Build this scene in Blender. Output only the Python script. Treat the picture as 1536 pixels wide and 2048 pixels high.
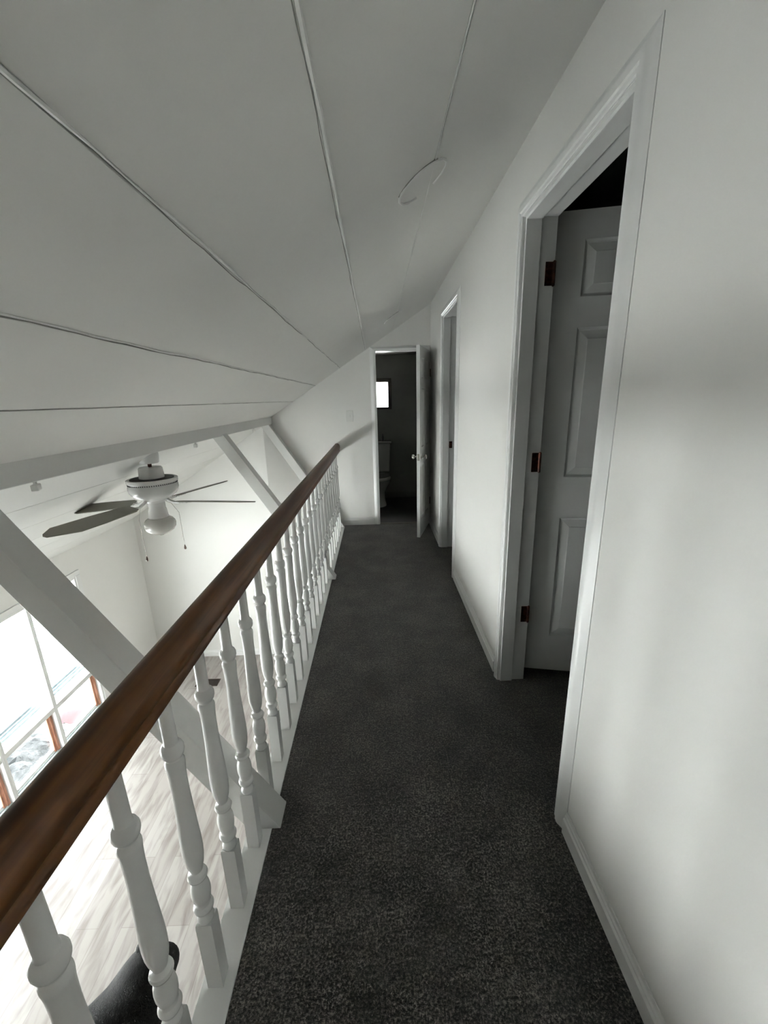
import bpy, bmesh, math, random
from mathutils import Vector, Matrix
random.seed(4)
for o in list(bpy.data.objects): bpy.data.objects.remove(o, do_unlink=True)
sc = bpy.context.scene
COL = sc.collection
PI = math.pi

# ------------------------------------------------------------------ camera
cam_d = bpy.data.cameras.new('camera'); cam = bpy.data.objects.new('camera', cam_d); COL.objects.link(cam)
cam_d.sensor_fit = 'VERTICAL'; cam_d.sensor_height = 36.0; cam_d.lens = 36.0 * 818.535 / 2048
cam_d.clip_start = 0.02; cam_d.clip_end = 300
RT = Vector((0.99946967, -0.01974919, -0.02589125)); UP = Vector((0.0302225, 0.266555, 0.96334575)); FW = Vector((0.01212386, 0.96361735, -0.26701051))
M = Matrix((RT, UP, -FW)).transposed().to_4x4(); M.translation = (0, 0, 1.5)
cam.matrix_world = M
sc.camera = cam

# ------------------------------------------------------------------ world, portals, exposure
SKY = 8.0
w = bpy.data.worlds.new('world'); sc.world = w; w.use_nodes = True
nt = w.node_tree; nt.nodes.clear()
wo = nt.nodes.new('ShaderNodeOutputWorld'); bg = nt.nodes.new('ShaderNodeBackground')
bg.inputs['Color'].default_value = (0.98, 0.985, 0.975, 1); bg.inputs['Strength'].default_value = SKY
nt.links.new(bg.outputs[0], wo.inputs[0])
sc.view_settings.view_transform = 'Standard'; sc.view_settings.look = 'None'
sc.view_settings.gamma = 1.0; sc.view_settings.use_curve_mapping = False
sc.view_settings.exposure = 1.05

def portal(name, loc, direction, sx, sy):
    d = bpy.data.lights.new(name, 'AREA'); d.shape = 'RECTANGLE'; d.size = sx; d.size_y = sy
    d.cycles.is_portal = True
    o = bpy.data.objects.new(name, d); COL.objects.link(o); o.location = loc
    o.rotation_euler = Vector(direction).to_track_quat('-Z', 'Y').to_euler()
    return o
sun_d = bpy.data.lights.new('sun', 'SUN'); sun_d.energy = 230.0; sun_d.angle = math.radians(1.5); sun_d.color = (1.0, 0.98, 0.95)
sun = bpy.data.objects.new('sun', sun_d); COL.objects.link(sun); sun.rotation_euler = Vector((-1, 0.25, -1.0)).to_track_quat('-Z', 'Y').to_euler()
portal("window_light", (-3.30, 2.25, -0.97), (1, 0, 0), 3.5, 1.62)
portal('bathroom_window_light', (0.04, 6.40, 1.55), (0, -1, 0), 0.36, 0.40)

# ------------------------------------------------------------------ materials
def mat(name, col, rough=0.5, spec=0.5, metal=0.0, coat=0.0):
    m = bpy.data.materials.new(name); m.use_nodes = True
    b = m.node_tree.nodes['Principled BSDF']
    b.inputs['Base Color'].default_value = (*col, 1); b.inputs['Roughness'].default_value = rough
    b.inputs['Metallic'].default_value = metal; b.inputs['Specular IOR Level'].default_value = spec
    b.inputs['Coat Weight'].default_value = coat
    return m
def nodes(m):
    t = m.node_tree; return t, t.nodes['Principled BSDF']
def noise_mix(m, c1, c2, scale, lo=0.4, hi=0.6, stretch=(1, 1, 1), detail=4, bump=0, bscale=None, bdist=0.002):
    t, b = nodes(m)
    tc = t.nodes.new('ShaderNodeTexCoord'); mp = t.nodes.new('ShaderNodeMapping'); mp.inputs['Scale'].default_value = stretch
    t.links.new(tc.outputs['Object'], mp.inputs[0])
    n = t.nodes.new('ShaderNodeTexNoise'); n.inputs['Scale'].default_value = scale; n.inputs['Detail'].default_value = detail
    t.links.new(mp.outputs[0], n.inputs['Vector'])
    r = t.nodes.new('ShaderNodeValToRGB'); r.color_ramp.elements[0].position = lo; r.color_ramp.elements[1].position = hi
    r.color_ramp.elements[0].color = (*c1, 1); r.color_ramp.elements[1].color = (*c2, 1)
    t.links.new(n.outputs[0], r.inputs[0]); t.links.new(r.outputs[0], b.inputs['Base Color'])
    if bump:
        n2 = t.nodes.new('ShaderNodeTexNoise'); n2.inputs['Scale'].default_value = bscale or scale; n2.inputs['Detail'].default_value = 3
        t.links.new(mp.outputs[0], n2.inputs['Vector'])
        bp = t.nodes.new('ShaderNodeBump'); bp.inputs['Strength'].default_value = bump; bp.inputs['Distance'].default_value = bdist
        t.links.new(n2.outputs[0], bp.inputs['Height']); t.links.new(bp.outputs[0], b.inputs['Normal'])
    return m
def white_paint(name, col, rough, bump=0.15, bs=220):
    c2 = tuple(min(1, x * 1.015) for x in col)
    return noise_mix(mat(name, col, rough), col, c2, 3.0, 0.35, 0.65, bump=bump, bscale=bs, bdist=0.0008)

M_WALL = white_paint('wall_paint', (0.80, 0.795, 0.765), 0.42, 0.25, 160)
M_CEIL = white_paint('ceiling_paint', (0.80, 0.80, 0.77), 0.55, 0.3, 90)
M_TRIM = white_paint('trim_paint', (0.80, 0.805, 0.79), 0.30, 0.05, 60)
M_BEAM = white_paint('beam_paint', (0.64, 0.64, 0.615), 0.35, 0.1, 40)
M_BAL = white_paint('baluster_paint', (0.80, 0.80, 0.785), 0.27, 0.06, 60)
M_DOOR = white_paint('door_paint', (0.76, 0.765, 0.75), 0.36, 0.12, 120)
M_CAULK = white_paint('caulk', (0.80, 0.80, 0.775), 0.35, 0.05, 60)
M_SHADOWGAP = mat('old_caulk_line', (0.27, 0.27, 0.25), 0.8)
M_HINGE = noise_mix(mat('bronze_hinge', (0.07, 0.025, 0.018), 0.35, metal=0.7), (0.05, 0.018, 0.014), (0.12, 0.045, 0.03), 60)
M_CHROME = mat('brushed_nickel', (0.62, 0.60, 0.57), 0.22, metal=1.0)
M_DARK = mat('dark_gap', (0.012, 0.012, 0.012), 0.6)
M_DIMROOM = noise_mix(mat('unlit_bedroom_tone', (0.02, 0.03, 0.027), 0.7), (0.16, 0.18, 0.17), (0.18, 0.20, 0.19), 4)  # darkness of the unlit bedrooms is put into this wall colour
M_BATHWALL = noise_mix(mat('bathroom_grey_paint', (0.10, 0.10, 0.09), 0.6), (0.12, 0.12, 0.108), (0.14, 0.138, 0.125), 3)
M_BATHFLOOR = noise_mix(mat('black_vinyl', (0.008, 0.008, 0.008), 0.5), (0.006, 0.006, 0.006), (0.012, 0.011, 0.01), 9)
M_PORCELAIN = mat('shaded_porcelain', (0.27, 0.27, 0.25), 0.15, coat=0.4)  # white porcelain, greyed so the dim bathroom's shade sits in its colour
M_PLASTIC = mat('white_plastic', (0.74, 0.74, 0.71), 0.35)
M_FAN = mat('white_enamel', (0.60, 0.60, 0.58), 0.25, coat=0.3)
M_BLADE = noise_mix(mat('blade_brown', (0.12, 0.085, 0.065), 0.45), (0.062, 0.034, 0.021), (0.095, 0.054, 0.034), 9, stretch=(1, 12, 1))
M_BLADETOP = mat('blade_edge', (0.16, 0.15, 0.12), 0.5)
M_FROST = mat('frosted_glass', (0.46, 0.45, 0.41), 0.25, coat=0.4)
M_WOODSASH = noise_mix(mat('bare_wood_sash', (0.30, 0.13, 0.07), 0.5), (0.25, 0.10, 0.055), (0.42, 0.20, 0.12), 12, stretch=(4, 4, 0.6))
M_ALU = mat('aluminium', (0.42, 0.48, 0.50), 0.35, metal=0.6)
M_BLACKFUR = noise_mix(mat('black_fur', (0.004, 0.004, 0.004), 0.75, spec=0.12), (0.0015, 0.0015, 0.0015), (0.006, 0.0055, 0.005), 60, bump=0.8, bscale=140, bdist=0.004)
M_VENT = mat('brown_metal', (0.045, 0.030, 0.024), 0.45, metal=0.3)
M_PINK = mat('pink_plastic_sheet', (0.11, 0.055, 0.062), 0.6)

def glass_mat():
    m = bpy.data.materials.new('window_glass'); m.use_nodes = True; t = m.node_tree; t.nodes.clear()
    o = t.nodes.new('ShaderNodeOutputMaterial'); mx = t.nodes.new('ShaderNodeMixShader'); tr = t.nodes.new('ShaderNodeBsdfTransparent')
    gl = t.nodes.new('ShaderNodeBsdfGlossy'); gl.inputs['Roughness'].default_value = 0.02; tr.inputs[0].default_value = (0.93, 0.95, 0.95, 1)
    mx.inputs[0].default_value = 0.05
    t.links.new(tr.outputs[0], mx.inputs[1]); t.links.new(gl.outputs[0], mx.inputs[2]); t.links.new(mx.outputs[0], o.inputs[0]); return m
M_GLASS = glass_mat()

def carpet_mat():
    m = mat('charcoal_carpet', (0.03, 0.028, 0.025), 0.95, spec=0.15); t, b = nodes(m)
    tc = t.nodes.new('ShaderNodeTexCoord')
    def noise(s, d=3, rough=0.6):
        n = t.nodes.new('ShaderNodeTexNoise'); n.inputs['Scale'].default_value = s; n.inputs['Detail'].default_value = d
        n.inputs['Roughness'].default_value = rough; t.links.new(tc.outputs['Object'], n.inputs['Vector']); return n
    fine = noise(150, 4, 0.78); mid = noise(60, 3); big = noise(4.5, 3)
    r = t.nodes.new('ShaderNodeValToRGB'); e = r.color_ramp.elements
    e[0].position = 0.40; e[0].color = (0.013, 0.012, 0.010, 1); e[1].position = 0.63; e[1].color = (0.21, 0.19, 0.165, 1)
    k = e.new(0.52); k.color = (0.060, 0.055, 0.049, 1)
    mth = t.nodes.new('ShaderNodeMath'); mth.operation = 'MULTIPLY_ADD'; mth.inputs[1].default_value = 0.25
    t.links.new(mid.outputs[0], mth.inputs[0]); 
    mth2 = t.nodes.new('ShaderNodeMath'); mth2.operation = 'MULTIPLY_ADD'; mth2.inputs[1].default_value = 0.22; mth2.inputs[2].default_value = -0.235
    t.links.new(big.outputs[0], mth2.inputs[0])
    t.links.new(mth2.outputs[0], mth.inputs[2])
    add = t.nodes.new('ShaderNodeMath'); add.operation = 'ADD'; t.links.new(fine.outputs[0], add.inputs[0]); t.links.new(mth.outputs[0], add.inputs[1])
    t.links.new(add.outputs[0], r.inputs[0]); t.links.new(r.outputs[0], b.inputs['Base Color'])
    bp = t.nodes.new('ShaderNodeBump'); bp.inputs['Strength'].default_value = 0.9; bp.inputs['Distance'].default_value = 0.008
    t.links.new(add.outputs[0], bp.inputs['Height']); t.links.new(bp.outputs[0], b.inputs['Normal'])
    b.inputs['Sheen Weight'].default_value = 0.25; b.inputs['Sheen Roughness'].default_value = 0.5
    return m
M_CARPET = carpet_mat()

def wood_rail_mat():
    m = mat('stained_oak', (0.1, 0.045, 0.015), 0.42, spec=0.28); t, b = nodes(m)
    tc = t.nodes.new('ShaderNodeTexCoord'); mp = t.nodes.new('ShaderNodeMapping'); mp.inputs['Scale'].default_value = (1, 0.06, 1)
    mp.inputs['Rotation'].default_value = (0, 0, 0.02)
    t.links.new(tc.outputs['Object'], mp.inputs[0])
    n = t.nodes.new('ShaderNodeTexNoise'); n.inputs['Scale'].default_value = 60; n.inputs['Detail'].default_value = 6; n.inputs['Distortion'].default_value = 0.6
    n2 = t.nodes.new('ShaderNodeTexNoise'); n2.inputs['Scale'].default_value = 16; n2.inputs['Detail'].default_value = 3
    t.links.new(mp.outputs[0], n.inputs['Vector']); t.links.new(mp.outputs[0], n2.inputs['Vector'])
    mx = t.nodes.new('ShaderNodeMath'); mx.operation = 'MULTIPLY_ADD'; mx.inputs[1].default_value = 0.45; t.links.new(n.outputs[0], mx.inputs[0])
    m3 = t.nodes.new('ShaderNodeMath'); m3.operation = 'MULTIPLY'; m3.inputs[1].default_value = 0.55; t.links.new(n2.outputs[0], m3.inputs[0]); t.links.new(m3.outputs[0], mx.inputs[2])
    r = t.nodes.new('ShaderNodeValToRGB'); e = r.color_ramp.elements
    e[0].position = 0.38; e[0].color = (0.040, 0.016, 0.005, 1); e[1].position = 0.62; e[1].color = (0.120, 0.050, 0.016, 1)
    k = e.new(0.5); k.color = (0.075, 0.030, 0.009, 1)
    t.links.new(mx.outputs[0], r.inputs[0]); t.links.new(r.outputs[0], b.inputs['Base Color'])
    bp = t.nodes.new('ShaderNodeBump'); bp.inputs['Strength'].default_value = 0.12; bp.inputs['Distance'].default_value = 0.001
    t.links.new(n.outputs[0], bp.inputs['Height']); t.links.new(bp.outputs[0], b.inputs['Normal'])
    return m
M_RAIL = wood_rail_mat()

def laminate_mat():
    m = mat('whitewashed_laminate', (0.6, 0.56, 0.52), 0.32); t, b = nodes(m)
    tc = t.nodes.new('ShaderNodeTexCoord'); sp = t.nodes.new('ShaderNodeSeparateXYZ'); cb = t.nodes.new('ShaderNodeCombineXYZ')
    t.links.new(tc.outputs['Object'], sp.inputs[0]); t.links.new(sp.outputs[1], cb.inputs[0]); t.links.new(sp.outputs[0], cb.inputs[1])
    br = t.nodes.new('ShaderNodeTexBrick'); br.inputs['Scale'].default_value = 1.0; br.offset = 0.37
    br.inputs['Brick Width'].default_value = 1.22; br.inputs['Row Height'].default_value = 0.155; br.inputs['Mortar Size'].default_value = 0.0022
    br.inputs['Color1'].default_value = (0.35, 0.325, 0.305, 1); br.inputs['Color2'].default_value = (0.41, 0.39, 0.37, 1); br.inputs['Mortar'].default_value = (0.29, 0.265, 0.245, 1)
    t.links.new(cb.outputs[0], br.inputs['Vector'])
    mp = t.nodes.new('ShaderNodeMapping'); mp.inputs['Scale'].default_value = (0.75, 3.6, 1); t.links.new(cb.outputs[0], mp.inputs[0])
    n = t.nodes.new('ShaderNodeTexNoise'); n.inputs['Scale'].default_value = 4.5; n.inputs['Detail'].default_value = 4; n.inputs['Roughness'].default_value = 0.5; n.inputs['Distortion'].default_value = 0.5
    t.links.new(mp.outputs[0], n.inputs['Vector'])
    r = t.nodes.new('ShaderNodeValToRGB'); r.color_ramp.elements[0].position = 0.33; r.color_ramp.elements[1].position = 0.55
    r.color_ramp.elements[0].color = (0.60, 0.57, 0.555, 1); r.color_ramp.elements[1].color = (1, 1, 1, 1)
    t.links.new(n.outputs[0], r.inputs[0])
    mx = t.nodes.new('ShaderNodeMix'); mx.data_type = 'RGBA'; mx.blend_type = 'MULTIPLY'; mx.inputs[0].default_value = 0.9
    t.links.new(br.outputs['Color'], mx.inputs[6]); t.links.new(r.outputs[0], mx.inputs[7]); t.links.new(mx.outputs[2], b.inputs['Base Color'])
    return m
M_LAM = laminate_mat()

def ground_mat():
    m = mat('snowy_ground', (0.7, 0.7, 0.7), 0.9); 
    return noise_mix(m, (0.62, 0.62, 0.62), (0.84, 0.85, 0.86), 1.2, 0.36, 0.5, detail=6)
M_GROUND = ground_mat()
M_ROCK = noise_mix(mat('grey_rubble', (0.10, 0.11, 0.12), 0.9), (0.02, 0.024, 0.027), (0.09, 0.095, 0.10), 5, 0.4, 0.6, detail=6, bump=1, bscale=25, bdist=0.03)

# ------------------------------------------------------------------ mesh helpers
def new_obj(name, bm, m, parent=None, smooth=False, sharp=None, bevel=0.0, segs=2):
    me = bpy.data.meshes.new(name); bmesh.ops.recalc_face_normals(bm, faces=bm.faces); bm.to_mesh(me); bm.free()
    if isinstance(m, (list, tuple)):
        for x in m: me.materials.append(x)
    else: me.materials.append(m)
    if smooth:
        for p in me.polygons: p.use_smooth = True
        me.set_sharp_from_angle(angle=math.radians(sharp or 40))
    o = bpy.data.objects.new(name, me); COL.objects.link(o)
    if parent: o.parent = parent
    if bevel:
        b = o.modifiers.new('bevel', 'BEVEL'); b.width = bevel; b.segments = segs; b.limit_method = 'ANGLE'; b.angle_limit = math.radians(40)
    return o
def box(bm, x0, x1, y0, y1, z0, z1, mtx=None, mi=0):
    vs = [bm.verts.new((x, y, z)) for x in (x0, x1) for y in (y0, y1) for z in (z0, z1)]
    if mtx:
        for v in vs: v.co = mtx @ v.co
    for f in ((0, 1, 3, 2), (4, 6, 7, 5), (0, 4, 5, 1), (2, 3, 7, 6), (0, 2, 6, 4), (1, 5, 7, 3)):
        fc = bm.faces.new([vs[i] for i in f]); fc.material_index = mi
def boxes(lst, mtx=None):
    bm = bmesh.new()
    for b in lst: box(bm, *b, mtx=mtx)
    return bm
def prism_y(bm, poly, y0, y1):
    a = [bm.verts.new((x, y0, z)) for x, z in poly]; b = [bm.verts.new((x, y1, z)) for x, z in poly]
    bm.faces.new(a); bm.faces.new(b[::-1]); n = len(poly)
    for i in range(n): bm.faces.new((a[i], b[i], b[(i + 1) % n], a[(i + 1) % n]))
def lathe(bm, prof, cx=0, cy=0, n=24, cap=True, sx=1, sy=1):
    rings = []
    for z, r in prof:
        rings.append([bm.verts.new((cx + sx * r * math.cos(2 * PI * k / n), cy + sy * r * math.sin(2 * PI * k / n), z)) for k in range(n)])
    for a, b in zip(rings, rings[1:]):
        for k in range(n): bm.faces.new((a[k], a[(k + 1) % n], b[(k + 1) % n], b[k]))
    if cap: bm.faces.new(rings[0]); bm.faces.new(rings[-1])
def loft(bm, secs, n=28, cap=True):   # secs: (cx, cy, z, rx, ry)
    rings = [[bm.verts.new((cx + rx * math.cos(2 * PI * k / n), cy + ry * math.sin(2 * PI * k / n), z)) for k in range(n)] for cx, cy, z, rx, ry in secs]
    for a, b in zip(rings, rings[1:]):
        for k in range(n): bm.faces.new((a[k], a[(k + 1) % n], b[(k + 1) % n], b[k]))
    if cap: bm.faces.new(rings[0]); bm.faces.new(rings[-1])
def tube(bm, pts, r, n=8, closed=False):
    pts = [Vector(p) for p in pts]; rings = []
    N = len(pts)
    for i, p in enumerate(pts):
        if closed: d = pts[(i + 1) % N] - pts[i - 1]
        else: d = pts[min(i + 1, N - 1)] - pts[max(i - 1, 0)]
        d.normalize(); a = Vector((0, 0, 1)) if abs(d.z) < 0.9 else Vector((1, 0, 0))
        u = d.cross(a).normalized(); v = d.cross(u).normalized()
        rr = r[i] if isinstance(r, (list, tuple)) else r
        rings.append([bm.verts.new(p + u * rr * math.cos(2 * PI * k / n) + v * rr * math.sin(2 * PI * k / n)) for k in range(n)])
    pairs = list(zip(rings, rings[1:])) + ([(rings[-1], rings[0])] if closed else [])
    for a, b in pairs:
        for k in range(n): bm.faces.new((a[k], a[(k + 1) % n], b[(k + 1) % n], b[k]))
    if not closed: bm.faces.new(rings[0]); bm.faces.new(rings[-1])
def struct(o, **kw): o['kind'] = 'structure'; return o
def empty(name, loc=(0, 0, 0), rz=0):
    o = bpy.data.objects.new(name, None); COL.objects.link(o); o.location = loc; o.rotation_euler = (0, 0, rz); o.empty_display_size = 0.1; return o
def tag(o, label, cat, group=None):
    o['label'] = label; o['category'] = cat
    if group: o['group'] = group
    return o

# ------------------------------------------------------------------ dimensions
XR = 0.627           # corridor wall face
WT = 0.115           # wall thickness
YF = 4.863           # corridor end wall face
XL, YE, ZL = -3.17, 5.12, -1.965      # lower room: window wall, end wall, floor
YB = -2.6            # behind the camera
def roof(x): return 2.086 + 0.627 * x
SX = -0.512          # edge of the loft floor

# ------------------------------------------------------------------ setting: floors
struct(new_obj('floor', boxes([(-0.425, XR + 0.02, YB, YF + 0.01, -0.03, 0.0), (XR + 0.02, 3.5, 0.1, 3.05, -0.03, 0.0), (XR + 0.02, 3.5, 3.15, 4.80, -0.03, 0.0)]), M_CARPET))
struct(new_obj('floor_lower', boxes([(XL - 0.2, 0.9, YB, 7.6, ZL - 0.1, ZL)]), M_LAM))
struct(new_obj('floor_loft_deck', boxes([(SX + 0.01, 3.5, YB, 6.4, -0.24, -0.03)]), M_WALL))
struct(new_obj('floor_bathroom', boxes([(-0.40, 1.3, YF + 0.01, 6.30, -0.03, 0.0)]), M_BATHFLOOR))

# ------------------------------------------------------------------ ceiling with open plank seams
seams = [0.209, -0.092, -0.384, -0.675, -0.943, -1.35, -1.65, -1.95, -2.25, -2.55, -2.85]
bm = bmesh.new()
pts = [(0.9, roof(0.9))]
for s in seams:
    pts += [(s + 0.004, roof(s + 0.004)), (s + 0.002, roof(s + 0.002) + 0.004), (s - 0.002, roof(s - 0.002) + 0.004), (s - 0.004, roof(s - 0.004))]
pts += [(-3.5, roof(-3.5)), (-3.5, roof(-3.5) + 0.35), (0.9, roof(0.9) + 0.35)]
prism_y(bm, pts, YB, 7.6)
struct(new_obj('ceiling', bm, M_CEIL))
# caulk lines on the seams: wavering bead of filler with a dark crack beside it
def seam_line(s, y0, y1, side, r, m, name, amp=0.0016):
    bm = bmesh.new(); n = 90; p = []; ph = random.random() * 9
    for i in range(n + 1):
        y = y0 + (y1 - y0) * i / n
        dx = amp * (math.sin(y * 7 + ph) + 0.6 * math.sin(y * 19 + ph * 2) + random.uniform(-.5, .5)) + side
        x = s + dx; p.append((x, y, roof(x) - r * 0.15))
    tube(bm, p, [r * random.uniform(0.6, 1.25) for _ in p], 6)
    return struct(new_obj(name, bm, m))
seam_line(0.209, -1, YF, 0, 0.0022, M_CAULK, 'trim_1')
seam_line(-0.092, -1, YF, 0.001, 0.0050, M_CAULK, 'trim_2', 0.0008)
seam_line(-0.092, -1, YF, -0.006, 0.0012, M_SHADOWGAP, 'trim_3', 0.0012)
seam_line(-0.384, -1, YF, 0.003, 0.0030, M_CAULK, 'trim_4')
seam_line(-0.384, -1, YF, -0.003, 0.0014, M_SHADOWGAP, 'trim_5', 0.002)
seam_line(-0.675, -1, YF, 0.003, 0.0030, M_CAULK, 'trim_6')
seam_line(-0.675, -1, YF, -0.003, 0.0018, M_SHADOWGAP, 'trim_7', 0.002)
seam_line(-0.943, -1, YF, 0, 0.0012, M_SHADOWGAP, 'trim_8', 0.001)
# round patches where fittings were removed
def ceiling_patch(cx, cy, r, a0, a1, label):
    t = empty('ceiling_patch', (cx, cy, roof(cx)))
    tag(t, label, 'ceiling patch')
    c = math.cos(math.atan(0.627)); s = math.sin(math.atan(0.627))
    def P(a, rr, h): 
        u = rr * math.cos(a); v = rr * math.sin(a)
        return (u * c + h * s, v, u * s - h * c)
    bm = bmesh.new(); n = 40
    rings = []
    for rr, h in ((0.0, 0.0012), (r * 0.8, 0.0012), (r, 0.0003)):
        rings.append([bm.verts.new(P(2 * PI * k / n, max(rr, 1e-4), h)) for k in range(n)])
    for a, b in zip(rings, rings[1:]):
        for k in range(n): bm.faces.new((a[k], a[(k + 1) % n], b[(k + 1) % n], b[k]))
    new_obj('filled_disc', bm, M_CEIL, t, smooth=True)
    bm = bmesh.new(); p = [P(a0 + (a1 - a0) * i / 36, r + random.uniform(-.002, .002), 0.001) for i in range(37)]
    tube(bm, p, [0.0048 * random.uniform(0.5, 1.3) for _ in p], 6); new_obj('caulk_ring', bm, M_CAULK, t, smooth=True)
    bm = bmesh.new(); p = [P(a0 + (a1 - a0) * i / 30, r + 0.006, 0.0) for i in range(9, 20)]
    tube(bm, p, [0.0024 * random.uniform(0.4, 1.4) for _ in p], 5); new_obj('crack', bm, M_SHADOWGAP, t)
    return t
ceiling_patch(0.178, 1.618, 0.092, -1.45 * PI, 0.30 * PI, 'round filled patch with cracked rim in the ceiling above the near doorway')
ceiling_patch(0.18, 3.965, 0.096, -1.1 * PI, 0.1 * PI, 'round filled patch in the ceiling just before the bathroom end')

# ------------------------------------------------------------------ right wall with two doorways
D1 = (1.154, 1.905, 2.195); D2 = (3.27, 3.99, 2.195)
ztop = roof(XR) - 0.0
bm = bmesh.new()
for y0, y1, z0 in ((YB, D1[0], -0.03), (D1[0], D1[1], D1[2]), (D1[1], D2[0], -0.03), (D2[0], D2[1], D2[2]), (D2[1], YF + 0.02, -0.03)):
    box(bm, XR, XR + WT, y0, y1, z0, 2.56)
struct(new_obj('wall_right', bm, M_WALL))
# end wall of the corridor, cut along the last brace
BX0, BX1, BH = 0.009, 0.60, 2.012
bm = bmesh.new()
prism_y(bm, [(-0.44, -0.03), (BX0, -0.03), (BX0, roof(BX0) + .03), (-1.25, roof(-1.25) + .03), (-1.25, 1.26)], YF, YF + 0.10)
prism_y(bm, [(BX1, -0.03), (XR + 0.13, -0.03), (XR + 0.13, roof(XR + .13) + .03), (BX1, roof(BX1) + .03)], YF, YF + 0.10)
prism_y(bm, [(BX0, BH), (BX1, BH), (BX1, roof(BX1) + .03), (BX0, roof(BX0) + .03)], YF, YF + 0.10)
struct(new_obj('wall_end', bm, M_WALL))
# lower room shell
struct(new_obj('wall_back', boxes([(XL - 0.15, -1.39, YE, YE + 0.15, ZL, 1.4)]), M_WALL))
struct(new_obj('wall_recess', boxes([(0.70, 0.85, YB, 6.38, ZL, -0.24), (-0.39, 0.85, 6.38, 6.45, ZL, -0.03)]), M_WALL))
struct(new_obj('wall_front', boxes([(XL - 0.15, 0.9, YB - 0.12, YB, ZL, 2.9)]), noise_mix(mat('bounce_cut_brown', (0.3, 0.25, 0.2), 0.6), (0.26, 0.22, 0.18), (0.34, 0.29, 0.24), 6, stretch=(6, 6, 0.5))))  # unseen wall; darker brown tone added to cut bounce onto the near balusters
WY0 = 3.925; WY1 = 3.965; BAY = 0.572; NB = 6; ZT, ZB = -0.185, -1.76
struct(new_obj('wall_left', boxes([(XL - 0.14, XL, YB, YE, ZL, ZB), (XL - 0.14, XL, YB, YE, ZT, 0.25), (XL - 0.14, XL, WY1, YE, ZB, ZT), (XL - 0.14, XL, YB, WY0 - NB * BAY, ZB, ZT)]), M_WALL))
bm = bmesh.new(); vs = [bm.verts.new(p) for p in ((-1.39, YE, ZL), (-0.30, YE + 0.62, ZL), (-0.30, YE + 0.75, ZL), (-1.39, YE + 0.13, ZL), (-1.39, YE, 1.45), (-0.30, YE + 0.62, 2.1), (-0.30, YE + 0.75, 2.1), (-1.39, YE + 0.13, 1.45))]
for f in ((0, 1, 5, 4), (1, 2, 6, 5), (2, 3, 7, 6), (3, 0, 4, 7), (0, 1, 2, 3), (4, 5, 6, 7)): bm.faces.new([vs[i] for i in f])
struct(new_obj('wall_angled', bm, M_WALL))
# bathroom shell
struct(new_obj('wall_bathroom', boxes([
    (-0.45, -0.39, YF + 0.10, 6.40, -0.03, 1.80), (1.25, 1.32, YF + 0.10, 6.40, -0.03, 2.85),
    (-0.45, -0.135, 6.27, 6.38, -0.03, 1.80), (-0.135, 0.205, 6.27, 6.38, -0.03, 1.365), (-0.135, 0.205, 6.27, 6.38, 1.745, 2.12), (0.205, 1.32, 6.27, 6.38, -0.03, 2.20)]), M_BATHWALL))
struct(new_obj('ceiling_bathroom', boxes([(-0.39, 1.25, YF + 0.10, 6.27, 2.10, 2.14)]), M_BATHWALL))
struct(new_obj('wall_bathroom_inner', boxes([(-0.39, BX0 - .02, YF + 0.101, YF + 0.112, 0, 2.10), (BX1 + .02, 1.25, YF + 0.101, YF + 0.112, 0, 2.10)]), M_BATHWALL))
# side rooms
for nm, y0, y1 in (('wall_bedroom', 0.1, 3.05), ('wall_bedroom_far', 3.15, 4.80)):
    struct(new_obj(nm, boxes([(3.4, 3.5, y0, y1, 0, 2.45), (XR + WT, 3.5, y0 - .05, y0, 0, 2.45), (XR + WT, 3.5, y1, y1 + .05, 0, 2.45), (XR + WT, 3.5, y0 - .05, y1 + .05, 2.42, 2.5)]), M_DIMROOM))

# baseboards
def baseboard(name, pts, m=M_TRIM, h=0.092):
    # pts: start, end, outward normal; profile with ogee top
    (x0, y0), (x1, y1), (nx, ny) = pts
    prof = [(0, 0), (0.013, 0), (0.0145, h * .68), (0.009, h * .74), (0.009, h * .82), (0.005, h * .88), (0.003, h), (0, h)]
    bm = bmesh.new()
    a = [bm.verts.new((x0 + nx * u, y0 + ny * u, z)) for u, z in prof]; b = [bm.verts.new((x1 + nx * u, y1 + ny * u, z)) for u, z in prof]
    bm.faces.new(a); bm.faces.new(b)
    for i in range(len(prof)): bm.faces.new((a[i], a[(i + 1) % len(prof)], b[(i + 1) % len(prof)], b[i]))
    return struct(new_obj(name, bm, m))
CW = 0.068
baseboard('baseboard_right', ((XR, YB), (XR, D1[0] - CW), (-1, 0)))
baseboard('baseboard_right_middle', ((XR, D1[1] + CW), (XR, D2[0] - CW), (-1, 0)))
baseboard('baseboard_right_far', ((XR, D2[1] + CW), (XR, YF), (-1, 0)))
baseboard('baseboard_end', ((-0.43, YF), (BX0 - 0.06, YF), (0, -1)))
bb = baseboard('baseboard_back', ((XL, YE), (-1.39, YE), (0, -1))); bb.location.z = ZL
bb = baseboard('baseboard_left', ((XL, YB), (XL, YE), (1, 0))); bb.location.z = ZL
baseboard('baseboard_bathroom', ((-0.39, 6.27), (1.25, 6.27), (0, -1)), m=M_BATHWALL)

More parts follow.
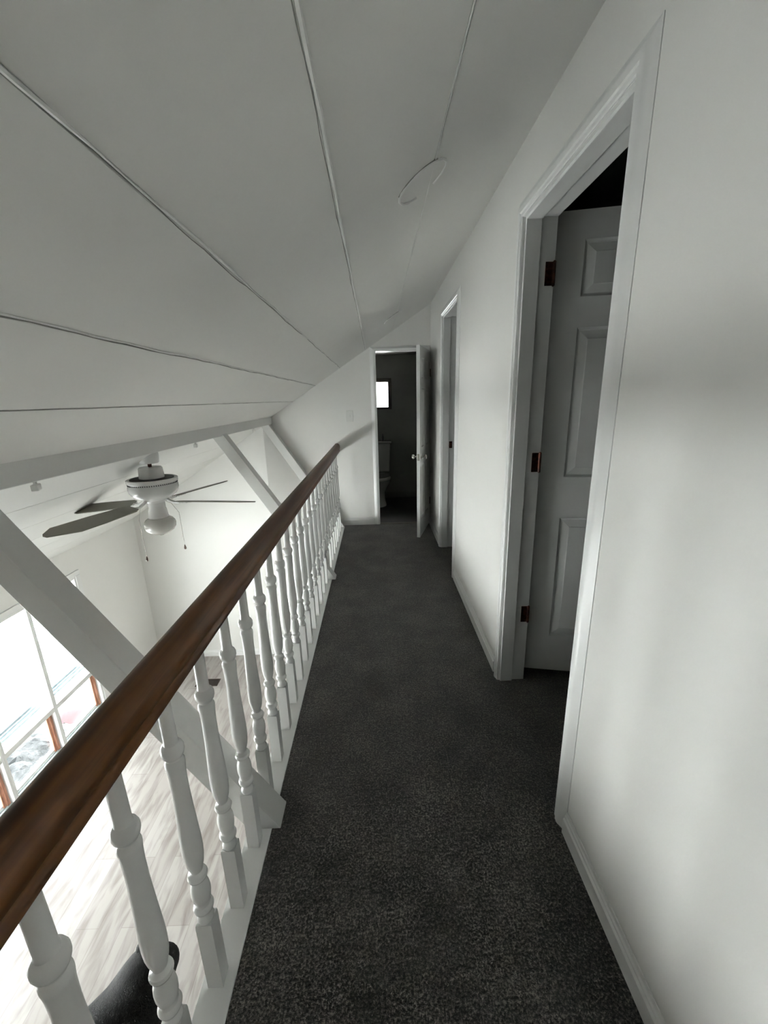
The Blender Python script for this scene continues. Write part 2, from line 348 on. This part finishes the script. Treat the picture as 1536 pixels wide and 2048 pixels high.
# ------------------------------------------------------------------ doors
def panel_leaf(name, wd, h, t, cols, rows, parent, bev=0.045):
    xs = sorted({0, wd, *[c for p in cols for c in p]}); zs = sorted({0, h, *[c for p in rows for c in p]})
    bm = bmesh.new()
    for side in (0, 1):
        y = 0 if side == 0 else t; sg = 1 if side == 0 else -1
        def V(x, z, d): return bm.verts.new((x, y + sg * d, z))
        for i in range(len(xs) - 1):
            for j in range(len(zs) - 1):
                x0, x1, z0, z1 = xs[i], xs[i + 1], zs[j], zs[j + 1]
                pan = any(abs(c[0] - x0) < 1e-6 and abs(c[1] - x1) < 1e-6 for c in cols) and any(abs(r[0] - z0) < 1e-6 and abs(r[1] - z1) < 1e-6 for r in rows)
                if not pan:
                    bm.faces.new([V(x0, z0, 0), V(x1, z0, 0), V(x1, z1, 0), V(x0, z1, 0)]); continue
                prev = None
                for ins, d in ((0, 0), (0.008, 0.009), (0.013, 0.010), (bev, 0.003), (bev + 0.003, 0.001)):
                    ring = [V(x0 + ins, z0 + ins, d), V(x1 - ins, z0 + ins, d), V(x1 - ins, z1 - ins, d), V(x0 + ins, z1 - ins, d)]
                    if prev:
                        for k in range(4): bm.faces.new((prev[k], prev[(k + 1) % 4], ring[(k + 1) % 4], ring[k]))
                    prev = ring
                bm.faces.new(prev)
    for a, b in (((0, 0), (wd, 0)), ((wd, 0), (wd, h)), ((wd, h), (0, h)), ((0, h), (0, 0))):
        bm.faces.new([bm.verts.new((a[0], 0, a[1])), bm.verts.new((b[0], 0, b[1])), bm.verts.new((b[0], t, b[1])), bm.verts.new((a[0], t, a[1]))])
    bmesh.ops.remove_doubles(bm, verts=bm.verts, dist=1e-5)
    return new_obj(name, bm, M_DOOR, parent)
PROF = [(0, 0), (0.0, 0.009), (0.003, 0.012), (0.014, 0.012), (0.018, 0.0165), (0.032, 0.0175), (0.039, 0.0155), (0.050, 0.009), (0.062, 0.004), (CW, 0.002), (CW, 0)]
def casing_x(parent, y0, y1, h, x, sgn):     # around an opening in a wall facing -X (sgn=-1)
    bm = bmesh.new(); rings = []
    for fn in (lambda u: (y0 - u, 0), lambda u: (y0 - u, h + u), lambda u: (y1 + u, h + u), lambda u: (y1 + u, 0)):
        rings.append([bm.verts.new((x + sgn * v, *fn(u))) for u, v in PROF])
    for a, b in zip(rings, rings[1:]):
        for i in range(len(PROF)): bm.faces.new((a[i], a[(i + 1) % len(PROF)], b[(i + 1) % len(PROF)], b[i]))
    bm.faces.new(rings[0]); bm.faces.new(rings[-1])
    return new_obj('casing', bm, M_TRIM, parent, smooth=True, sharp=25)
def jamb_x(parent, y0, y1, h):
    jt = 0.014
    bm = boxes([(XR - 0.006, XR + WT + 0.02, y0 - 0.004, y0 + jt - 0.014 + 0.002, 0, h + 0.004), (XR - 0.006, XR + WT + 0.02, y1 - 0.002, y1 + 0.004, 0, h + 0.004), (XR - 0.006, XR + WT + 0.02, y0, y1, h - 0.002, h + 0.006)])
    new_obj('jamb', bm, M_TRIM, parent)
    bm = boxes([(XR + 0.004, XR + 0.068, y0 + 0.002, y0 + 0.013, 0, h - .002), (XR + 0.004, XR + 0.068, y1 - 0.013, y1 - 0.002, 0, h - .002), (XR + 0.004, XR + 0.068, y0 + 0.013, y1 - 0.013, h - 0.013, h - .002)])
    return new_obj('door_stop', bm, M_TRIM, parent, bevel=0.0015)
def hinge(parent, x, y, z, hh=0.09):
    # leaf on the jamb face (facing -Y), knuckle at its outer end
    bm = boxes([(x - 0.036, x - 0.004, y - 0.003, y + 0.001, z - hh / 2, z + hh / 2)])
    o = new_obj('hinge', bm, M_HINGE, parent, bevel=0.001)
    bm = bmesh.new(); lathe(bm, [(z - hh / 2 - .004, 0.003), (z - hh / 2, 0.0065), (z + hh / 2, 0.0065), (z + hh / 2 + .004, 0.003)], x, y - 0.004, 12)
    new_obj('hinge_pin', bm, M_HINGE, o, smooth=True)
    return o
rows = [(0.210, 0.870), (1.074, 1.738), (1.86, 2.077)]
d1 = empty('door_1', (0, 0, 0)); struct(d1)
casing_x(d1, D1[0], D1[1], D1[2], XR, -1); jamb_x(d1, *D1)
lf = panel_leaf('door_leaf', 0.73, 2.185, 0.035, [(0.122, 0.315), (0.415, 0.608)], rows, d1); lf.location = (0.772, 1.948, 0.040); lf.rotation_euler = (0, 0, math.radians(-11))
for z in (1.985, 1.192, 0.398): hinge(d1, 0.760, D1[1] - 0.002, z)
d2 = empty('door_2', (0, 0, 0)); struct(d2)
casing_x(d2, D2[0], D2[1], D2[2], XR, -1); jamb_x(d2, *D2)
lf = panel_leaf('door_leaf', 0.69, 2.165, 0.035, [(0.115, 0.30), (0.39, 0.575)], rows, d2); lf.location = (0.775, 3.21, 0.03); lf.rotation_euler = (0, 0, math.radians(3))
new_obj('strike_plate', boxes([(XR + 0.072, XR + 0.102, D2[1] - 0.0035, D2[1], 1.02, 1.085)]), M_HINGE, d2, bevel=0.001)
# bathroom door
d3 = empty('door_3', (0, 0, 0)); struct(d3)
bm = bmesh.new(); rings = []
PB = [(u * 0.062 / CW, v) for u, v in PROF]; PH = 0.045 / 0.062
for fn in (lambda u: (BX0 - u, 0), lambda u: (BX0 - u, BH + u * PH), lambda u: (BX1 + u * .35, BH + u * PH), lambda u: (BX1 + u * .35, 0)):
    rings.append([bm.verts.new((fn(u)[0], YF - v, fn(u)[1])) for u, v in PB])
for a, b in zip(rings, rings[1:]):
    for i in range(len(PB)): bm.faces.new((a[i], a[(i + 1) % len(PB)], b[(i + 1) % len(PB)], b[i]))
bm.faces.new(rings[0]); bm.faces.new(rings[-1])
new_obj('casing', bm, M_TRIM, d3, smooth=True, sharp=25)
new_obj('jamb', boxes([(BX0 - .002, BX0 + .004, YF - .004, YF + .115, 0, BH), (BX1 - .004, BX1 + .002, YF - .004, YF + .115, 0, BH), (BX0, BX1, YF - .004, YF + .115, BH - .004, BH + .002)]), M_TRIM, d3)
new_obj('threshold', boxes([(BX0, BX1, YF - 0.01, YF + 0.03, 0.0, 0.006)]), mat('threshold_strip', (0.10, 0.085, 0.07), 0.5), d3, bevel=0.002)
leaf_dir = math.atan2(4.275 - 4.842, 0.430 - 0.604)
lf = panel_leaf('door_leaf', 0.592, 1.985, 0.035, [(0.09, 0.25), (0.34, 0.50)], [(0.2, 0.82), (0.98, 1.58), (1.68, 1.88)], d3, bev=0.03)
lf.location = (0.586, 4.848, 0.012); lf.rotation_euler = (0, 0, leaf_dir)
for z in (1.767, 0.291):
    bm = bmesh.new(); lathe(bm, [(z - .045, .005), (z - .042, .009), (z + .042, .009), (z + .045, .005)], 0.606, 4.842, 12); box(bm, 0.600, 0.628, 4.838, 4.85, z - .042, z + .042)
    new_obj('hinge', bm, M_HINGE, d3)
bm = bmesh.new()
prof = [(0.0, 0.026), (0.004, 0.028), (0.008, 0.024), (0.012, 0.011), (0.030, 0.010), (0.036, 0.018), (0.046, 0.0265), (0.056, 0.025), (0.062, 0.016), (0.064, 0.002)]
for sgn in (-1, 1):
    b2 = bmesh.new(); lathe(b2, prof, 0, 0, 20)
    mt = Matrix.Translation((0.545, 0.0 if sgn < 0 else 0.035, 0.885)) @ Matrix.Rotation(PI / 2 if sgn < 0 else -PI / 2, 4, 'X')
    bmesh.ops.transform(b2, matrix=mt, verts=b2.verts)
    new_obj('door_knob', b2, M_CHROME, lf, smooth=True)
new_obj('latch_plate', boxes([(0.5915, 0.5935, 0.006, 0.029, 0.85, 0.92)]), M_CHROME, lf)

# ------------------------------------------------------------------ beam and braces
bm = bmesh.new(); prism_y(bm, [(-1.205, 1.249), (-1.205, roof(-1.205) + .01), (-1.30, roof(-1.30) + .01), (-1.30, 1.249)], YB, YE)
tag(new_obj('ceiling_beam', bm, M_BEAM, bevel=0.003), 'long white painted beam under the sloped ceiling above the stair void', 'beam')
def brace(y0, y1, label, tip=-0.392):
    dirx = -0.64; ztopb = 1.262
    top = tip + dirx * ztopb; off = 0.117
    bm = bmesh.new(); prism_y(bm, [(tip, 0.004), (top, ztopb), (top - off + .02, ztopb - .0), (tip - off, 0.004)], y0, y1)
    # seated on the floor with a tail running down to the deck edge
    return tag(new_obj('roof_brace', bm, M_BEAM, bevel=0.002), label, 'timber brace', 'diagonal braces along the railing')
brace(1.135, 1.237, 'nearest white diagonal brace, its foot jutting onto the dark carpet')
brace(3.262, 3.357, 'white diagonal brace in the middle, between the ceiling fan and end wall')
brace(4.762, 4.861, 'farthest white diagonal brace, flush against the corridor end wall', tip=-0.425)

# ------------------------------------------------------------------ balustrade
bs = empty('balustrade', (-0.472, 2.2, 0.0)); tag(bs, 'loft railing with brown stained handrail and white turned balusters', 'railing')
def rel(o, p): o.location = -p.location; return o
bm = bmesh.new(); box(bm, SX, -0.425, YB, YF, -0.26, 0.003)
rel(new_obj('bottom_rail', bm, M_TRIM, bs, bevel=0.002), bs)
R0 = [(-0.026, 0.908), (0.026, 0.908), (0.0315, 0.913), (0.0325, 0.926), (0.029, 0.932), (0.029, 0.940), (0.0335, 0.946), (0.0345, 0.962), (0.033, 0.978), (0.028, 0.992), (0.018, 1.003), (0.006, 1.008)]
R1 = R0 + [(-x, z) for x, z in R0[:1:-1]]
bm = bmesh.new(); prism_y(bm, [(-0.472 + x, z) for x, z in R1], -0.9, YF - 0.001)
hr = rel(new_obj('handrail', bm, M_RAIL, bs, smooth=True, sharp=35), bs); hr['label'] = 'brown stained wooden handrail'
BP = [(0.236, 0.0195), (0.242, 0.0205), (0.248, 0.0195), (0.254, 0.0165), (0.262, 0.0160), (0.268, 0.0185), (0.272, 0.0225), (0.279, 0.0243), (0.286, 0.0225), (0.290, 0.0185), (0.296, 0.0175), (0.306, 0.0205), (0.320, 0.0228), (0.334, 0.0234), (0.348, 0.0222), (0.362, 0.0185), (0.370, 0.0160),
      (0.374, 0.0170), (0.378, 0.0215), (0.385, 0.0236), (0.392, 0.0215), (0.396, 0.0165), (0.402, 0.0142), (0.410, 0.0158), (0.425, 0.0198), (0.445, 0.0228), (0.47, 0.0240), (0.50, 0.0237), (0.55, 0.0218), (0.60, 0.0200), (0.64, 0.0190), (0.68, 0.0189), (0.705, 0.0197), (0.718, 0.0206), (0.724, 0.0214), (0.732, 0.0212), (0.737, 0.0185), (0.741, 0.0165), (0.746, 0.0175), (0.751, 0.0220), (0.759, 0.0243), (0.768, 0.0243), (0.776, 0.0215), (0.782, 0.0160), (0.790, 0.0148), (0.85, 0.0146), (0.909, 0.0142)]
bm = bmesh.new(); lathe(bm, BP, 0, 0, 28)
h = 0.0202
lv = [(0.0, h), (0.226, h), (0.234, h * .96)]
rings = [[bm.verts.new((sx * r, sy * r, z)) for sx, sy in ((-1, -1), (1, -1), (1, 1), (-1, 1))] for z, r in lv]
# chamfered shoulders: square turns to round
n = 28; rr = [bm.verts.new((0.0205 * math.cos(2 * PI * k / n), 0.0205 * math.sin(2 * PI * k / n), 0.240)) for k in range(n)]
for a, b in zip(rings, rings[1:]):
    for k in range(4): bm.faces.new((a[k], a[(k + 1) % 4], b[(k + 1) % 4], b[k]))
bm.faces.new(rings[0]); bm.faces.new(rings[-1])
bal0 = new_obj('baluster', bm, M_BAL, bs, smooth=True, sharp=32)
for k in range(-4, 23):
    b = bal0 if k == -4 else bal0.copy()
    if k > -4: COL.objects.link(b); b.parent = bs
    b.location = Vector((-0.472, 0.74 + 0.1758 * k, 0.003)) - bs.location
    b.rotation_euler = (0, 0, 0)

# ------------------------------------------------------------------ switch on the end wall
sw = empty('light_switch', (-0.305, YF, 1.315)); tag(sw, 'white toggle light switch on the end wall beside the bathroom door', 'light switch')
new_obj('cover_plate', boxes([(-0.040, 0.040, -0.007, 0, -0.062, 0.062)]), M_PLASTIC, sw, bevel=0.003)
new_obj('toggle', boxes([(-0.005, 0.005, -0.017, -0.006, -0.012, 0.008)]), M_PLASTIC, sw, bevel=0.001)

# ------------------------------------------------------------------ ceiling fan
FX, FY = -1.445, 2.61
fan = empty('ceiling_fan', (FX, FY, 0.90)); tag(fan, 'white ceiling fan with four brown blades, frosted globe and pull chains', 'ceiling fan')
def fl(name, prof, m, n=36, **kw):
    bm = bmesh.new(); lathe(bm, prof, 0, 0, n); return new_obj(name, bm, m, fan, smooth=True, sharp=35, **kw)
fl('canopy', [(0.245, 0.052), (0.250, 0.056), (0.29, 0.060), (0.36, 0.055)], M_FAN)
fl('downrod', [(0.19, 0.012), (0.26, 0.012)], M_HINGE, 14)
fl('motor_cap', [(0.150, 0.070), (0.153, 0.074), (0.214, 0.069), (0.220, 0.064), (0.2205, 0.02)], M_FAN)
fl('air_gap', [(0.136, 0.125), (0.150, 0.128), (0.152, 0.05)], M_DARK)
fl('motor_housing', [(0.141, 0.128), (0.150, 0.140), (0.146, 0.149), (0.128, 0.148), (0.122, 0.143), (0.114, 0.1415), (0.10, 0.146), (0.085, 0.147), (0.065, 0.142), (0.045, 0.128), (0.028, 0.105), (0.016, 0.082), (0.008, 0.070), (-0.004, 0.066)], M_FAN)
bm = bmesh.new()
for k in range(72):
    a = 2 * PI * k / 72; mt = Matrix.Rotation(a, 4, 'Z'); box(bm, 0.138, 0.1445, -0.0026, 0.0026, 0.115, 0.122, mtx=mt)
new_obj('vent_slots', bm, M_DARK, fan)
fl('light_kit', [(-0.004, 0.050), (-0.05, 0.050), (-0.058, 0.054), (-0.10, 0.058), (-0.108, 0.062), (-0.112, 0.058)], M_FAN)
fl('glass_globe', [(-0.108, 0.052), (-0.112, 0.062), (-0.122, 0.080), (-0.138, 0.092), (-0.156, 0.096), (-0.178, 0.093), (-0.198, 0.080), (-0.214, 0.058), (-0.224, 0.034), (-0.226, 0.016), (-0.234, 0.012), (-0.236, 0.004)], M_FROST)
hz = -0.002
def blade(adeg, tipz, pitch):
    pitch = -pitch
    L0, L1 = 0.165, 0.685
    bm = bmesh.new(); outline = [(L0, -0.036), (L0 + .03, -0.052), (0.40, -0.066), (L1 - 0.075, -0.070), (L1 - 0.012, -0.030), (L1, -0.012), (L1 - .004, 0.010), (L1 - 0.14, 0.066), (0.40, 0.064), (L0 + .03, 0.052), (L0, 0.036)]
    a = [bm.verts.new((x, y, -0.003)) for x, y in outline]; b = [bm.verts.new((x, y, 0.003)) for x, y in outline]
    f1 = bm.faces.new(a); f2 = bm.faces.new(b[::-1]); f2.material_index = 1
    for i in range(len(a)):
        f = bm.faces.new((a[i], a[(i + 1) % len(a)], b[(i + 1) % len(a)], b[i])); f.material_index = 1
    o = new_obj('blade', bm, [M_BLADE, M_BLADETOP], fan, bevel=0.001); o['label'] = 'brown fan blade'
    droop = math.asin(max(-1, min(1, (tipz - hz) / 0.665)))
    o.rotation_mode = 'XYZ'
    o.matrix_local = Matrix.Translation((0, 0, hz)) @ Matrix.Rotation(math.radians(adeg), 4, 'Z') @ Matrix.Rotation(-droop, 4, 'Y') @ Matrix.Rotation(math.radians(pitch), 4, 'X')
    bm = bmesh.new(); tube(bm, [(0.075, 0, 0.018), (0.10, 0.0, 0.004), (0.13, 0.004, -0.008), (0.17, 0, -0.006)], [0.010, 0.009, 0.009, 0.008], 8)
    box(bm, 0.155, 0.235, -0.022, 0.022, -0.008, -0.003)
    for sx, sy in ((0.175, -0.012), (0.175, 0.012), (0.215, 0)):
        box(bm, sx - .004, sx + .004, sy - .004, sy + .004, -0.0115, -0.0075)
    i = new_obj('blade_iron', bm, M_FAN, o, smooth=True, sharp=30)
blade(-109, -0.02, 12); blade(-9.5, 0.0, 12); blade(71, -0.005, 12); blade(171, -0.075, 14)
for pts, r in (([(-0.050, -0.025, -0.012), (-0.078, -0.055, -0.03), (-0.092, -0.068, -0.11), (-0.088, -0.068, -0.36)], 0), ([(0.050, 0.02, -0.008), (0.072, 0.045, -0.03), (0.105, 0.06, -0.10), (0.108, 0.06, -0.33)], 0)):
    bm = bmesh.new(); tube(bm, pts, 0.0016, 6); c = new_obj('pull_chain', bm, M_CHROME, fan)
    x, y, z = pts[-1]; bm = bmesh.new(); lathe(bm, [(z + .002, .002), (z - .008, .005), (z - .022, .008), (z - .030, .006), (z - .032, .002)], x, y, 12); new_obj('chain_fob', bm, M_BLADE, c, smooth=True)

# small white clips left under the roof slope beside the beam
for y, rz, lab in ((1.58, .4, 'small white clip under the beam left of the ceiling fan, nearest one'), (3.04, .2, 'small white clip under the beam just right of the fan'), (4.52, .0, 'small white clip under the beam past the middle brace')):
    t = empty('cable_clip', (-1.325, y, 1.25), rz); tag(t, lab, 'clip', 'clips beneath the ceiling beam')
    new_obj('clip_body', boxes([(-0.012, 0.012, -0.022, 0.022, -0.060, -0.034)]), M_PLASTIC, t, bevel=0.004)
    bm = bmesh.new(); lathe(bm, [(-0.040, 0.006), (0.004, 0.008)], 0, 0.0, 12); new_obj('clip_stem', bm, M_BEAM, t)

# ------------------------------------------------------------------ windows of the lower room
for k in range(NB):
    y1 = WY0 - k * BAY; y0 = y1 - BAY; y1 = WY1 if k == 0 else y1
    t = empty('window_%d' % (k + 1), (XL, y0, ZB)); struct(t); H = ZT - ZB; W = y1 - y0
    zt = -1.195 - ZB; zb = -1.312 - ZB
    # posts, head, transom, sill
    new_obj('window_frame', boxes([(-0.13, 0.006, W - 0.020, W, 0, H), (-0.13, 0.006, 0, 0.020, 0, H), (-0.13, 0.006, 0.02, W - .02, H - 0.03, H), (-0.13, 0.004, 0.02, W - .02, zb, zb + 0.05), (-0.13, 0.012, 0.0, W, -0.005, 0.022)]), M_TRIM, t, bevel=0.002)
    new_obj('upper_pane', boxes([(-0.080, -0.076, 0.02, W - .02, zb + .05, H - .03)]), M_GLASS, t)
    bm = boxes([(-0.100, -0.085, 0.02, W - 0.05, zt - .045, zt - .020), (-0.125, -0.112, 0.02, W - 0.05, zt - .035, zt - .005), (-0.150, -0.137, 0.02, W - 0.06, zt - .03, zt + .01)])
    new_obj('glazing_track', bm, M_ALU, t, bevel=0.002)
    s = new_obj('sash', boxes([(-0.09, -0.055, 0.03, 0.055, 0.03, zb - .005), (-0.09, -0.055, 0.055, W - .055, 0.03, 0.055), (-0.09, -0.055, 0.055, W - .055, zb - .03, zb - .005), (-0.09, -0.055, W - .055, W - .03, 0.03, zb - .005)]), M_TRIM, t, bevel=0.002)
    new_obj('wooden_stile', boxes([(-0.054, -0.030, W - .052, W - .026, 0.03, zb - .003), (-0.054, -0.042, W - .075, W - .056, 0.03, zb - .003)]), M_WOODSASH, t, bevel=0.002)
    new_obj('lower_pane', boxes([(-0.074, -0.070, 0.055, W - .055, 0.055, zb - .03)]), M_GLASS, s)
    new_obj('sill_track', boxes([(-0.050, -0.044, 0.02, W - .02, 0.024, 0.034), (-0.028, -0.022, 0.02, W - .02, 0.024, 0.032)]), M_ALU, t)
bm = boxes([(XL, XL + 0.016, WY0 - NB * BAY - .07, WY1 + .06, ZT, ZT + .05), (XL, XL + 0.016, WY1, WY1 + .06, ZB - .05, ZT), (XL, XL + 0.03, WY0 - NB * BAY - .07, WY0 + .08, ZB - .03, ZB + 0.0)])
struct(new_obj('trim_9', bm, M_TRIM, bevel=0.003))

# bathroom window
t = empty('window_11', (0, 6.27, 1.365)); struct(t)
new_obj('window_frame', boxes([(-0.135, -0.115, 0, 0.1, 0, .38), (0.185, 0.205, 0, 0.1, 0, .38), (-0.115, 0.185, 0, 0.1, 0, .012), (-0.115, 0.185, 0, 0.1, .365, .38), (0.19, 0.235, -0.014, 0, -.02, .42), (-0.165, -0.12, -0.014, 0, -.02, .42), (-0.12, 0.19, -0.014, 0, .37, .42), (-0.12, 0.19, -0.014, 0, -.02, .004)]), mat('dark_stained_frame', (0.03, 0.02, 0.012), 0.5), t, bevel=0.002)
new_obj('window_pane', boxes([(-0.115, 0.185, 0.05, 0.054, 0.012, .365)]), M_GLASS, t)

# ------------------------------------------------------------------ toilet
TX = 0.005
to = empty('toilet', (TX, 5.95, 0)); tag(to, 'white toilet half hidden by the bathroom door frame', 'toilet')
bm = bmesh.new(); box(bm, -0.19, 0.19, 0.12, 0.30, 0.44, 0.86)
for v in bm.verts:
    if v.co.z < 0.5: v.co.x *= 0.9
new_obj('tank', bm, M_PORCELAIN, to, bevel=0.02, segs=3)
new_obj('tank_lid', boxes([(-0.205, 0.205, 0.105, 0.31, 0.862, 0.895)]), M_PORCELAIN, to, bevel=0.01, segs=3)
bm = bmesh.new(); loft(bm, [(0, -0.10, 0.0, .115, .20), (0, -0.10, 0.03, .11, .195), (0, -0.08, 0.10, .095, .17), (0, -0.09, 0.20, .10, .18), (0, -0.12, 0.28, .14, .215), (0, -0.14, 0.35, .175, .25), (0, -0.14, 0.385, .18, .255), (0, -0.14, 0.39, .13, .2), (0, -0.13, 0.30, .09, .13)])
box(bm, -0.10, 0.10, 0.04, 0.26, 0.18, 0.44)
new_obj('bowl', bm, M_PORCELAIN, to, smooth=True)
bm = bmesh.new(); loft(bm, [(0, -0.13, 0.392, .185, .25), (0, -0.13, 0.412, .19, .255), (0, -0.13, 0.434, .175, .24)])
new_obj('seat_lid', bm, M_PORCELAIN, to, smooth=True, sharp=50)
bm = bmesh.new(); lathe(bm, [(0.0, 0.020), (0.06, 0.022), (0.075, 0.010), (0.105, 0.009)], 0, 0, 16)
bt = new_obj('soap_bottle', bm, mat('dark_bottle', (0.04, 0.04, 0.035), 0.3), smooth=True); bt.location = (TX + 0.085, 6.16, 0.896)
tag(bt, 'small dark bottle standing on the toilet tank lid', 'bottle')

# ------------------------------------------------------------------ floor vent and corner knob below
fv = empty('floor_vent', (-2.265, 4.535, ZL)); tag(fv, 'brown metal heating vent in the pale wooden floor below', 'floor vent')
new_obj('vent_frame', boxes([(-0.14, 0.14, -0.07, -0.055, 0, 0.006), (-0.14, 0.14, 0.055, 0.07, 0, 0.006), (-0.14, -0.125, -.055, .055, 0, 0.006), (0.125, 0.14, -.055, .055, 0, 0.006)]), M_VENT, fv)
new_obj('louvres', boxes([(-0.125 + i * .0125, -0.125 + i * .0125 + .006, -.055, .055, 0, 0.004) for i in range(20)]), M_VENT, fv)
new_obj('duct_opening', boxes([(-0.125, 0.125, -.055, .055, 0.0003, 0.001)]), M_DARK, fv)

# ------------------------------------------------------------------ dog on the lower floor
def skin(name, verts, edges, radii, m, parent=None, sub=2):
    me = bpy.data.meshes.new(name); me.from_pydata(verts, edges, []); me.materials.append(m)
    o = bpy.data.objects.new(name, me); COL.objects.link(o)
    if parent: o.parent = parent
    md = o.modifiers.new('skin', 'SKIN'); md.use_smooth_shade = True
    sv = me.skin_vertices[0].data
    for i, r in enumerate(radii): sv[i].radius = r if isinstance(r, tuple) else (r, r); sv[i].use_root = (i == 0)
    s = o.modifiers.new('sub', 'SUBSURF'); s.levels = sub; s.render_levels = sub
    return o
dog = empty('dog', (-1.425, 1.27, ZL), math.radians(-37)); tag(dog, 'black dog standing on the pale floor below, seen from above through the railing', 'dog')
# local +Y is forward; pelvis first
V = [(0, -0.44, 0.42), (0, -0.18, 0.41), (0, 0.04, 0.42), (0.01, 0.14, 0.50), (0.02, 0.215, 0.585), (0.02, 0.25, 0.59), (-.005, 0.33, 0.54), (-.015, 0.365, 0.52),
     (.11, .06, .30), (.11, .03, .17), (.11, .04, .03), (.11, .10, .018), (-.11, .06, .30), (-.11, .03, .17), (-.11, .04, .03), (-.11, .10, .018),
     (.10, -.42, .30), (.10, -.52, .16), (.10, -.49, .03), (.10, -.43, .018), (-.10, -.42, .30), (-.10, -.52, .16), (-.10, -.49, .03), (-.10, -.43, .018),
     (0, -.60, .42), (0, -.74, .33), (0, -.86, .31)]
E_ = [(0, 1), (1, 2), (2, 3), (3, 4), (4, 5), (5, 6), (6, 7), (2, 8), (8, 9), (9, 10), (10, 11), (2, 12), (12, 13), (13, 14), (14, 15), (0, 16), (16, 17), (17, 18), (18, 19), (0, 20), (20, 21), (21, 22), (22, 23), (0, 24), (24, 25), (25, 26)]
Rr = [.185, .20, .22, .170, .155, .150, .075, .055, .075, .045, .036, .040, .075, .045, .036, .040, .09, .045, .036, .040, .09, .045, .036, .040, .045, .032, .016]
skin('body', V, E_, Rr, M_BLACKFUR, dog)
for s in (-1, 1):
    skin('ear', [(.02 + s * .040, .24, .60), (.02 + s * .072, .245, .665), (.02 + s * .100, .25, .665), (.02 + s * .118, .25, .62)], [(0, 1), (1, 2), (2, 3)], [(.07, .08), (.05, .06), (.034, .05), (.016, .03)], M_BLACKFUR, dog)

# ------------------------------------------------------------------ outside
bm = bmesh.new(); box(bm, -60, XL - 0.16, -40, 60, -2.75, -2.65)
g = struct(new_obj('ground', bm, M_GROUND))
struct(new_obj('ground_far', boxes([(XL - 0.16, 40, 8, 60, -2.75, -2.65)]), M_GROUND))
bm = bmesh.new(); N = 46
import mathutils
vs = []
for i in range(N + 1):
    row = []
    for j in range(N + 1):
        x = -5.7 + 2.3 * i / N; y = 1.0 + 3.6 * j / N
        u = min(i, N - i) / N * 2; v = min(j, N - j) / N * 2
        hgt = min(1, u * 3) * min(1, v * 3) * (0.32 + 0.28 * mathutils.noise.noise((x * 1.3, y * 1.3, 0)) + 0.12 * mathutils.noise.noise((x * 6, y * 6, 3)) + .07 * mathutils.noise.noise((x * 17, y * 17, 1)))
        row.append(bm.verts.new((x, y, -2.66 + max(0, hgt))))
    vs.append(row)
for i in range(N):
    for j in range(N): bm.faces.new((vs[i][j], vs[i + 1][j], vs[i + 1][j + 1], vs[i][j + 1]))
rk = new_obj('rubble', bm, M_ROCK); rk['kind'] = 'stuff'; tag(rk, 'grey rubble heaped on the bright ground outside the windows', 'rubble')

bm = bmesh.new(); vs = []
for i in range(13):
    row = []
    for j in range(9):
        u, v = i / 12 - .5, j / 8 - .5
        row.append(bm.verts.new((-4.35 + .42 * u, 4.82 + .30 * v, -2.645 + max(0, .16 * (1 - 4 * u * u) * (1 - 4 * v * v) + .05 * mathutils.noise.noise((u * 9, v * 9, 7))))))
    vs.append(row)
for i in range(12):
    for j in range(8): bm.faces.new((vs[i][j], vs[i + 1][j], vs[i + 1][j + 1], vs[i][j + 1]))
tag(new_obj('crumpled_sheet', bm, M_PINK, smooth=True), 'crumpled pink sheet on the bright ground outside the lower window', 'plastic sheet')
